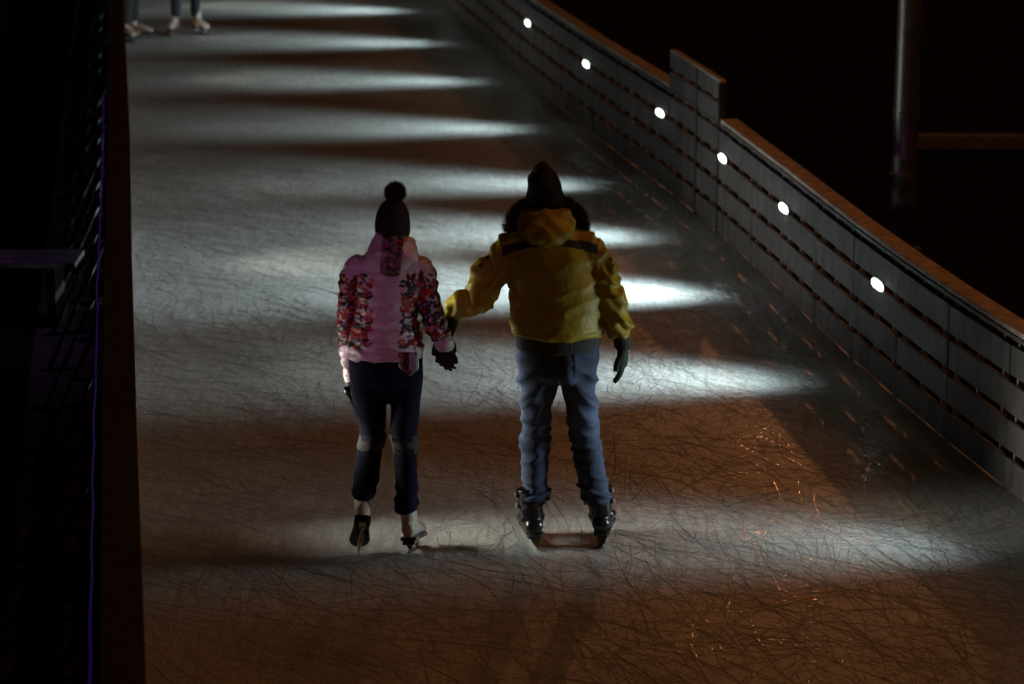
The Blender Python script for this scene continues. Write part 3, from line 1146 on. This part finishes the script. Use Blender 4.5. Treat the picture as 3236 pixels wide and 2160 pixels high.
# ------------------------------------------------------------------ the woman in the floral jacket
YW = 12.92
wbase = Vector((-0.62, YW, 0.0))
wp = [HS(1112, 1330, 1090, 0.11, YW), HS(1104, 1335, 1120, 0.125, YW), HS(1103, 1338, 1155, 0.135, YW), HS(1105, 1340, 1190, 0.135, YW), HS(1112, 1336, 1222, 0.11, YW)]
wlL = [HS(1106, 1232, 1180, 0.11, YW), HS(1110, 1226, 1240, 0.105, YW), HS(1126, 1222, 1300, 0.092, YW + 0.03), HS(1137, 1220, 1360, 0.078, YW + 0.08),
       HS(1136, 1216, 1390, 0.072, YW + 0.10), HS(1126, 1209, 1430, 0.070, YW + 0.05), HS(1120, 1201, 1482, 0.068, YW + 0.0), HS(1117, 1195, 1526, 0.068, YW - 0.055), HS(1113, 1189, 1557, 0.068, YW - 0.09),
       HS(1117, 1187, 1574, 0.066, YW - 0.105)]
wlR = [HS(1224, 1340, 1180, 0.11, YW), HS(1229, 1334, 1240, 0.105, YW), HS(1233, 1326, 1300, 0.092, YW), HS(1234, 1317, 1366, 0.078, YW), HS(1245, 1319, 1420, 0.070, YW),
       HS(1250, 1320, 1500, 0.072, YW - 0.03), HS(1250, 1320, 1560, 0.078, YW - 0.055), HS(1246, 1322, 1590, 0.084, YW - 0.07), HS(1250, 1320, 1610, 0.082, YW - 0.075)]
waL = [(1150, 835, .060, 0), (1122, 855, .062, 0), (1108, 900, .056, 0), (1102, 955, .052, 0), (1098, 1010, .047, 0.02), (1098, 1060, .044, 0.04), (1100, 1110, .040, 0.06),
       (1104, 1150, .036, 0.07), (1108, 1180, .032, 0.08)]
waR = [(1310, 835, .060, 0), (1336, 862, .060, 0), (1346, 905, .056, 0), (1354, 950, .054, -0.01), (1366, 995, .054, -0.01), (1380, 1035, .054, -0.02),
       (1394, 1065, .050, -0.02), (1400, 1085, .045, -0.02)]
wt = [HS(1195, 1300, 770, 0.075, YW), HS(1160, 1318, 800, 0.095, YW), HS(1125, 1340, 830, 0.10, YW), HS(1112, 1348, 865, 0.115, YW), HS(1118, 1338, 920, 0.12, YW),
      HS(1122, 1322, 970, 0.115, YW), HS(1120, 1320, 1010, 0.115, YW), HS(1112, 1328, 1050, 0.125, YW), HS(1102, 1336, 1090, 0.135, YW), HS(1096, 1340, 1110, 0.14, YW),
      HS(1104, 1334, 1124, 0.13, YW)]
whead = P(1240, 706, YW + 0.02)
wwR = P(1406, 1092, YW - 0.01)
wwL = P(1104, 1196, YW + 0.09)
# her left skate pushes off the toe
ML = Matrix.Translation((-0.762, 12.86, 0.0)) @ Matrix.Rotation(R(10), 4, 'Z') @ Matrix.Rotation(R(-46), 4, 'X') @ Matrix.Rotation(R(7), 4, 'Y') @ Matrix.Translation((0, -0.27, -0.008))
MR = Matrix.Translation((-0.462, 13.0, 0.0)) @ Matrix.Rotation(R(-9), 4, 'Z') @ Matrix.Rotation(R(-12), 4, 'X') @ Matrix.Rotation(R(-6), 4, 'Y') @ Matrix.Translation((0, -0.25, -0.003))

bm = bmesh.new()
loft(bm, shrink(wt, 0.8)); loft(bm, shrink(wp, 0.85)); loft(bm, shrink(wlL, 0.7)); loft(bm, shrink(wlR, 0.7))
tube(bm, arm_pts(waL, YW, 0.62) + [(wwL, 0.022)])
tube(bm, arm_pts(waR, YW, 0.62) + [(wwR, 0.022)])
tube(bm, [(P(1242, 800, YW), 0.055), (P(1241, 745, YW), 0.05), (whead, 0.05)])
head(bm, whead, Vector((0.1, 1, -0.2)), 0.22)
hand(bm, wwR, Vector((0.05, 0.1, -1)), Vector((0.3, 1, 0)), 1, 0.5, 0.9, 0.8)
hand(bm, wwL, Vector((0.1, -0.1, -1)), Vector((1, 0.2, 0)), 1, 0.9, 0.9, 0.8)
for lg, M_ in ((wlL, ML), (wlR, MR)):
    tube(bm, [(lg[-1][0], 0.032), (M_ @ Vector((0, 0.03, 0.17)), 0.026), (M_ @ Vector((0, 0.04, 0.12)), 0.028), (M_ @ Vector((0, 0.12, 0.115)), 0.024), (M_ @ Vector((0, 0.2, 0.10)), 0.018)])
woman = add(fuse(bm, 0.0075, 3), 'person', M_SKIN, None, wbase)
woman.location = wbase
tag(woman, 'smaller skater in pink-white floral jacket, dark trousers and black pompom hat', 'person',
    'couple skating hand in hand')
eyes(whead, Vector((0.1, 1, -0.2)), woman, wbase, 0.22)

bm = bmesh.new()
loft(bm, wp, 40); loft(bm, wlL, 32); loft(bm, wlR, 32)
me = fuse(bm, 0.007, 4)
displace(me, lambda c: 0.008 * noise.noise(c * 9) + 0.005 * math.sin(c.z * 110 + 4 * noise.noise(c * 7)) * (math.exp(-((c.z - 0.30) / 0.08) ** 2) + 0.5 * math.exp(-((c.z - 0.55) / 0.1) ** 2)))
pants = add(me, 'trousers', M_NAVY, woman, wbase)

# knee pads: pale band with dark strap patches round each knee
for rings, pl in (([HS(1137, 1222, 1371, 0.084, YW + 0.085), HS(1136, 1220, 1382, 0.086, YW + 0.095), HS(1131, 1217, 1400, 0.082, YW + 0.09), HS(1127, 1212, 1414, 0.076, YW + 0.075)], 0),
                  ([HS(1232, 1319, 1368, 0.084, YW), HS(1233, 1322, 1385, 0.086, YW), HS(1240, 1323, 1402, 0.080, YW), HS(1243, 1323, 1426, 0.075, YW)], 1)):
    bm = bmesh.new()
    rr = [(c, ax * 1.05, ay) for c, ax, ay in rings]
    loft(bm, rr, 32)
    pad = add(fuse(bm, 0.006, 2), 'knee_pad', M_KNEE, pants, wbase)
    for q in ((0, 1), (2, 3)) if pl else ((0, 1),):
        bm = bmesh.new()
        c0, ax, ay = rr[q[0]]
        c1 = rr[q[1]][0]
        A = []
        for c, ax, ay in (rr[q[0]], rr[q[1]]):
            c = c + (c0 + (c1 - c0) * 0.5 - c) * 0.25
            A.append([bm.verts.new(c + ax * 1.035 * math.cos(t) + ay * 1.035 * math.sin(t) - wbase) for t in [R(-140 + 12.5 * i) for i in range(8)]])
        for i in range(7):
            bm.faces.new((A[0][i], A[0][i + 1], A[1][i + 1], A[1][i]))
        bmesh.ops.solidify(bm, geom=bm.faces[:], thickness=0.006)
        # a sub-part of the trousers, like the pad it crosses
        link(bm_mesh(bm, 'knee_strap', True), 'knee_strap', M_STRAP, pants)

# jacket
bm = bmesh.new()
loft(bm, wt, 44)
tube(bm, arm_pts(waL, YW), n=24)
tube(bm, arm_pts(waR[:-1], YW), n=24)
me = fuse(bm, 0.0058, 5)


def quilt(co):
    if co.x < -0.735 and co.z < 1.30:
        q = (co.z * 1.0) / 0.052
    elif co.x > -0.47 and co.z < 1.25:
        q = (co.z * 0.85 - co.x * 0.5) / 0.052
    else:
        q = (co.z + 0.01 * noise.noise(co * 6)) / 0.056
    f_ = abs(q - round(q))
    return 0.007 * min(1, f_ * 3.2) - 0.004 + fold(co, (10, 10, 18), 0.007, 2.0) + 0.006 * noise.noise(co * 11)


displace(me, quilt)


def roses(co, mask, count, seed, cols, rmin=0.018, rmax=0.036):
    rg = np.random.RandomState(seed)
    idx = np.nonzero(mask)[0]
    if len(idx) == 0:
        return
    # leaves and dark line work first, blooms on top
    for k in range(count * 4):
        c = co[idx[rg.randint(len(idx))]]
        d = co - c
        a = rg.rand() * 3.14
        e1 = d[:, 0] * math.cos(a) + d[:, 2] * math.sin(a)
        e2 = -d[:, 0] * math.sin(a) + d[:, 2] * math.cos(a)
        m = ((e1 / 0.016) ** 2 + (e2 / 0.007) ** 2 + (d[:, 1] / 0.03) ** 2 < 1)
        cols[m] = [(0.012, 0.02, 0.014), (0.015, 0.012, 0.02), (0.03, 0.06, 0.03), (0.05, 0.03, 0.08), (0.09, 0.01, 0.015)][rg.randint(5)]
    for k in range(count):
        c = co[idx[rg.randint(len(idx))]]
        d = co - c
        r = rg.uniform(rmin, rmax)
        dist = np.sqrt((d ** 2).sum(1))
        an = np.arctan2(d[:, 2], d[:, 0])
        rr = r * (1 + 0.16 * np.cos(5 * an + k))
        m = dist < rr
        base = np.array([(0.50, 0.015, 0.02), (0.62, 0.05, 0.05), (0.38, 0.01, 0.03), (0.65, 0.12, 0.14)][rg.randint(4)])
        ph = np.cos(dist / r * 9 + 1.4 * np.cos(3 * an + k))
        shade = np.where(ph > 0.15, 1.0, 0.32)[:, None]
        cols[m] = (base * shade)[m]
        if rg.rand() < 0.3:
            cols[dist < 0.006] = (0.6, 0.4, 0.05)


co = get_co(me)
PX, PY = proj(co)
cols = np.tile(np.array([0.58, 0.46, 0.52]), (len(co), 1))
backm = np.ones(len(co), bool)
left_col = (PX > 1112) & (PX < 1172) & (PY > 868) & (PY < 1100) & (PX > 1080)
right_col = (PX > 1268) & (PX < 1340) & (PY > 868) & (PY < 1100)
sleeveL = (PX < 1114) & (PY > 870) & (PY < 1092)
sleeveR = (PX > 1326) & (PY > 860) & (PY < 1085)
roses(co, left_col, 70, 1, cols, 0.010, 0.024)
roses(co, right_col, 85, 2, cols, 0.010, 0.024)
roses(co, sleeveL, 80, 3, cols, 0.009, 0.020)
roses(co, sleeveR, 80, 4, cols, 0.009, 0.018)
paint(me, cols)
wj = add(me, 'jacket', M_FLORAL, woman, wbase)
bm = bmesh.new()
tube(bm, [(P(1396, 1066, YW - 0.02), .044), (P(1403, 1082, YW - 0.02), .052), (P(1408, 1097, YW - 0.02), .046), (P(1409, 1106, YW - 0.02), .036)])
add(fuse(bm, 0.005, 2), 'cuff', M_WHITECUFF, wj, wbase)
bm = bmesh.new()
tube(bm, [(P(1106, 1172, YW + 0.08), .034), (P(1108, 1190, YW + 0.085), .036), (P(1109, 1204, YW + 0.09), .030)])
add(fuse(bm, 0.005, 2), 'cuff', M_WHITECUFF, wj, wbase)

# high collar and hood of the floral jacket, with a patterned panel down the middle
bm = bmesh.new()
hr = [(P(1236, 868, YW - 0.095), Vector((0.040, 0, 0)), Vector((0, 0.028, 0))),
      (P(1238, 848, YW - 0.10), Vector((0.085, 0, 0)), Vector((0, 0.05, 0))),
      (P(1240, 815, YW - 0.085), Vector((0.128, 0, 0)), Vector((0, 0.075, 0))),
      (P(1243, 785, YW - 0.06), Vector((0.121, 0, 0.006)), Vector((0, 0.088, 0))),
      (P(1246, 762, YW - 0.04), Vector((0.104, 0, -0.008)), Vector((0, 0.090, 0))),
      (P(1247, 744, YW - 0.03), Vector((0.092, 0, -0.022)), Vector((0, 0.088, 0)))]
loft(bm, hr, 36)
me = fuse(bm, 0.0055, 3)
displace(me, lambda c: fold(c, (9, 9, 12), 0.010, 6.6) - 0.004)
co = get_co(me)
PX, PY = proj(co)
cols = np.tile(np.array([0.58, 0.46, 0.52]), (len(co), 1))
roses(co, (PX > np.interp(PY, [740, 870], [1216, 1204])) & (PX < np.interp(PY, [740, 870], [1272, 1256])), 22, 8, cols, 0.008, 0.016)
out = ~((PX > np.interp(PY, [740, 870], [1209, 1198])) & (PX < np.interp(PY, [740, 870], [1278, 1264])))
cols[out] = (0.58, 0.46, 0.52)
inn = ~out & (cols[:, 1] > 0.4)
cols[inn] = (0.20, 0.13, 0.17)
paint(me, cols)
add(me, 'hood', M_FLORAL, wj, wbase)

# scarf end hanging out below the hem on the right
bm = bmesh.new()
G_ = []
for i in range(9):
    t = i / 8
    row = []
    for j in range(7):
        s = j / 6
        a = P(1262 + s * 60, 1112 + t * (42 + 36 * (1 - abs(s - 0.55) * 1.6)), YW - 0.135 - 0.012 * math.sin(s * 9) - 0.01 * t)
        row.append(bm.verts.new(a))
    G_.append(row)
for i in range(8):
    for j in range(6):
        bm.faces.new((G_[i][j], G_[i][j + 1], G_[i + 1][j + 1], G_[i + 1][j]))
bmesh.ops.subdivide_edges(bm, edges=bm.edges[:], cuts=2, use_grid_fill=True)
bmesh.ops.solidify(bm, geom=bm.faces[:], thickness=0.006)
me = bm_mesh(bm, 'scarf_end', True)
co = get_co(me)
PX, PY = proj(co)
cols = np.tile(np.array([0.30, 0.05, 0.05]), (len(co), 1))
for i, c in enumerate(co):
    v = noise.noise(Vector(c) * 45)
    if PX[i] > 1293:
        cols[i] = (0.35, 0.5, 0.48) if v > -0.15 else (0.04, 0.12, 0.12)
    elif v > 0.1:
        cols[i] = (0.03, 0.02, 0.03)
paint(me, cols)
add(me, 'scarf_end', M_FLORAL, wj, wbase)

# black knitted hat with fur pompom
bm = bmesh.new()
loft(bm, [HS(1192, 1290, 752, 0.085, YW + 0.02), HS(1186, 1296, 735, 0.095, YW + 0.01), HS(1184, 1297, 705, 0.10, YW), HS(1189, 1294, 675, 0.098, YW), HS(1200, 1284, 650, 0.085, YW),
          HS(1216, 1270, 633, 0.06, YW), HS(1234, 1256, 625, 0.03, YW)], 36)
me = fuse(bm, 0.006, 3)
hat = add(me, 'hat', M_BLACKKNIT, woman, wbase)
pc = P(1249, 607, YW - 0.01)
rg = random.Random(2)
roots = []
for i in range(4200):
    v = Vector((rg.gauss(0, 1), rg.gauss(0, 1), rg.gauss(0, 1))).normalized()
    roots.append((pc + v * 0.03, v))
fur('pompom', roots, M_POMPOM, hat, wbase, 0.018, 0.036, 0.0011, 12)

bm = bmesh.new()
hand(bm, wwR, Vector((0.05, 0.1, -1)), Vector((0.3, 1, 0)), 1, 0.5, 0.92, 1.1)
add(fuse(bm, 0.004, 2), 'glove', M_GLOVEBLACK, woman, wbase)
bm = bmesh.new()
hand(bm, wwL, Vector((0.05, -0.1, -1)), Vector((1, 0.2, 0)), 1, 0.95, 0.92, 1.2)
add(fuse(bm, 0.004, 2), 'glove', M_GLOVEBLACK, woman, wbase)
skate(woman, wbase, ML, 'white')
skate(woman, wbase, MR, 'white')

# the short black rod in her left hand
bm = bmesh.new()
tube(bm, [(P(1092, 1222, YW + 0.05), 0.012), (P(1098, 1240, YW + 0.05), 0.013), (P(1110, 1256, YW + 0.045), 0.012), (P(1129, 1308, YW + 0.035), 0.011), (P(1131, 1314, YW + 0.035), 0.012)], n=16)
tag(link(bm_mesh(bm, 'folding_stick', True), 'folding_stick', M_SOLE), 'short glossy black folding stick held in the left hand of the floral-jacket skater', 'stick')


# ------------------------------------------------------------------ the two distant skaters
def figure(loc, yaw, label, trousers, coat, bootstyle, stance, thick, foot_yaws):
    base = Vector((0, 0, 0))
    bm = bmesh.new()
    hc = Vector((0, 0.01, 1.70))
    fe = [(-stance, 0.0), (stance, 0.02)]

    def legs(k):
        for (fx, fy) in fe:
            tube(bm, [(Vector((fx * 0.75, 0, 0.98)), 0.105 * k), (Vector((fx * 0.8, 0, 0.88)), 0.098 * k), (Vector((fx * 0.9, 0.015, 0.55)), 0.07 * k),
                      (Vector((fx, fy, 0.40)), 0.062 * k), (Vector((fx, fy, 0.2)), 0.052 * k)])

    def trunk(k):
        V = Vector
        loft(bm, [(V((0, 0, 0.86)), V((0.15 * k, 0, 0)), V((0, 0.11 * k, 0))), (V((0, 0, 1.0)), V((0.18 * k, 0, 0)), V((0, 0.13 * k, 0))), (V((0, 0, 1.15)), V((0.165 * k, 0, 0)), V((0, 0.12 * k, 0))),
                  (V((0, 0, 1.35)), V((0.19 * k, 0, 0)), V((0, 0.13 * k, 0))), (V((0, 0, 1.46)), V((0.16 * k, 0, 0)), V((0, 0.10 * k, 0))), (V((0, 0, 1.52)), V((0.08 * k, 0, 0)), V((0, 0.07 * k, 0)))])
        for q in (-1, 1):
            tube(bm, [(V((q * 0.16, 0, 1.43)), 0.06 * k), (V((q * 0.23, 0, 1.30)), 0.055 * k), (V((q * 0.27, 0.0, 1.12)), 0.047 * k), (V((q * 0.27, 0.08, 0.95)), 0.04 * k), (V((q * 0.26, 0.12, 0.86)), 0.035 * k)])
    legs(0.7); trunk(0.8)
    tube(bm, [(Vector((0, 0, 1.45)), 0.06), (Vector((0, 0, 1.55)), 0.055), (hc, 0.055)])
    head(bm, hc, Vector((0, 1, 0)), 0.23)
    for q in (-1, 1):
        hand(bm, Vector((q * 0.26, 0.13, 0.83)), Vector((0, 0.2, -1)), Vector((-q, 0, 0)), q, 0.3)
    for fx, fy in fe:
        tube(bm, [(Vector((fx, fy, 0.2)), 0.035), (Vector((fx, fy + 0.05, 0.12)), 0.03), (Vector((fx, fy + 0.18, 0.11)), 0.02)])
    o = link(fuse(bm, 0.009, 3), 'person', M_SKIN)
    tag(o, label, 'person')
    eyes(hc, Vector((0, 1, 0)), o, base)
    bm = bmesh.new()
    legs(thick)
    loft(bm, [(Vector((0, 0, 0.84)), Vector((0.15, 0, 0)), Vector((0, 0.12, 0))), (Vector((0, 0, 1.03)), Vector((0.17, 0, 0)), Vector((0, 0.13, 0)))])
    me = fuse(bm, 0.009, 3)
    displace(me, lambda c: 0.008 * noise.noise(c * 9))
    link(me, 'trousers', trousers, o)
    bm = bmesh.new()
    trunk(1.1)
    me = fuse(bm, 0.009, 3)
    displace(me, lambda c: 0.01 * noise.noise(c * 9))
    link(me, 'coat', coat, o)
    bm = bmesh.new()
    sphere(bm, hc + Vector((0, -0.012, 0.045)), 0.112, (0.95, 1.05, 0.85))
    link(bm_mesh(bm, 'hat', True), 'hat', M_BLACKKNIT, o)
    for (fx, fy), ya in zip(fe, foot_yaws):
        skate(o, (0, 0, 0), Matrix.Translation((fx, fy - 0.03, 0)) @ Matrix.Rotation(R(ya), 4, 'Z'), bootstyle)
    o.location = loc
    o.rotation_euler = (0, 0, R(yaw))
    return o


figure((-3.76, 31.45, 0), 190, 'far skater in dark slim jeans and white skates, only the lower legs in the picture', M_DARKJEAN, M_COAT, 'white', 0.115, 1.0, (25, -20))
figure((-4.36, 30.95, 0), 250, 'far skater in wide black trousers beside the left barrier, only legs and pale skates showing', M_BLACKCLOTH, M_COAT, 'white', 0.10, 1.5, (10, -35))
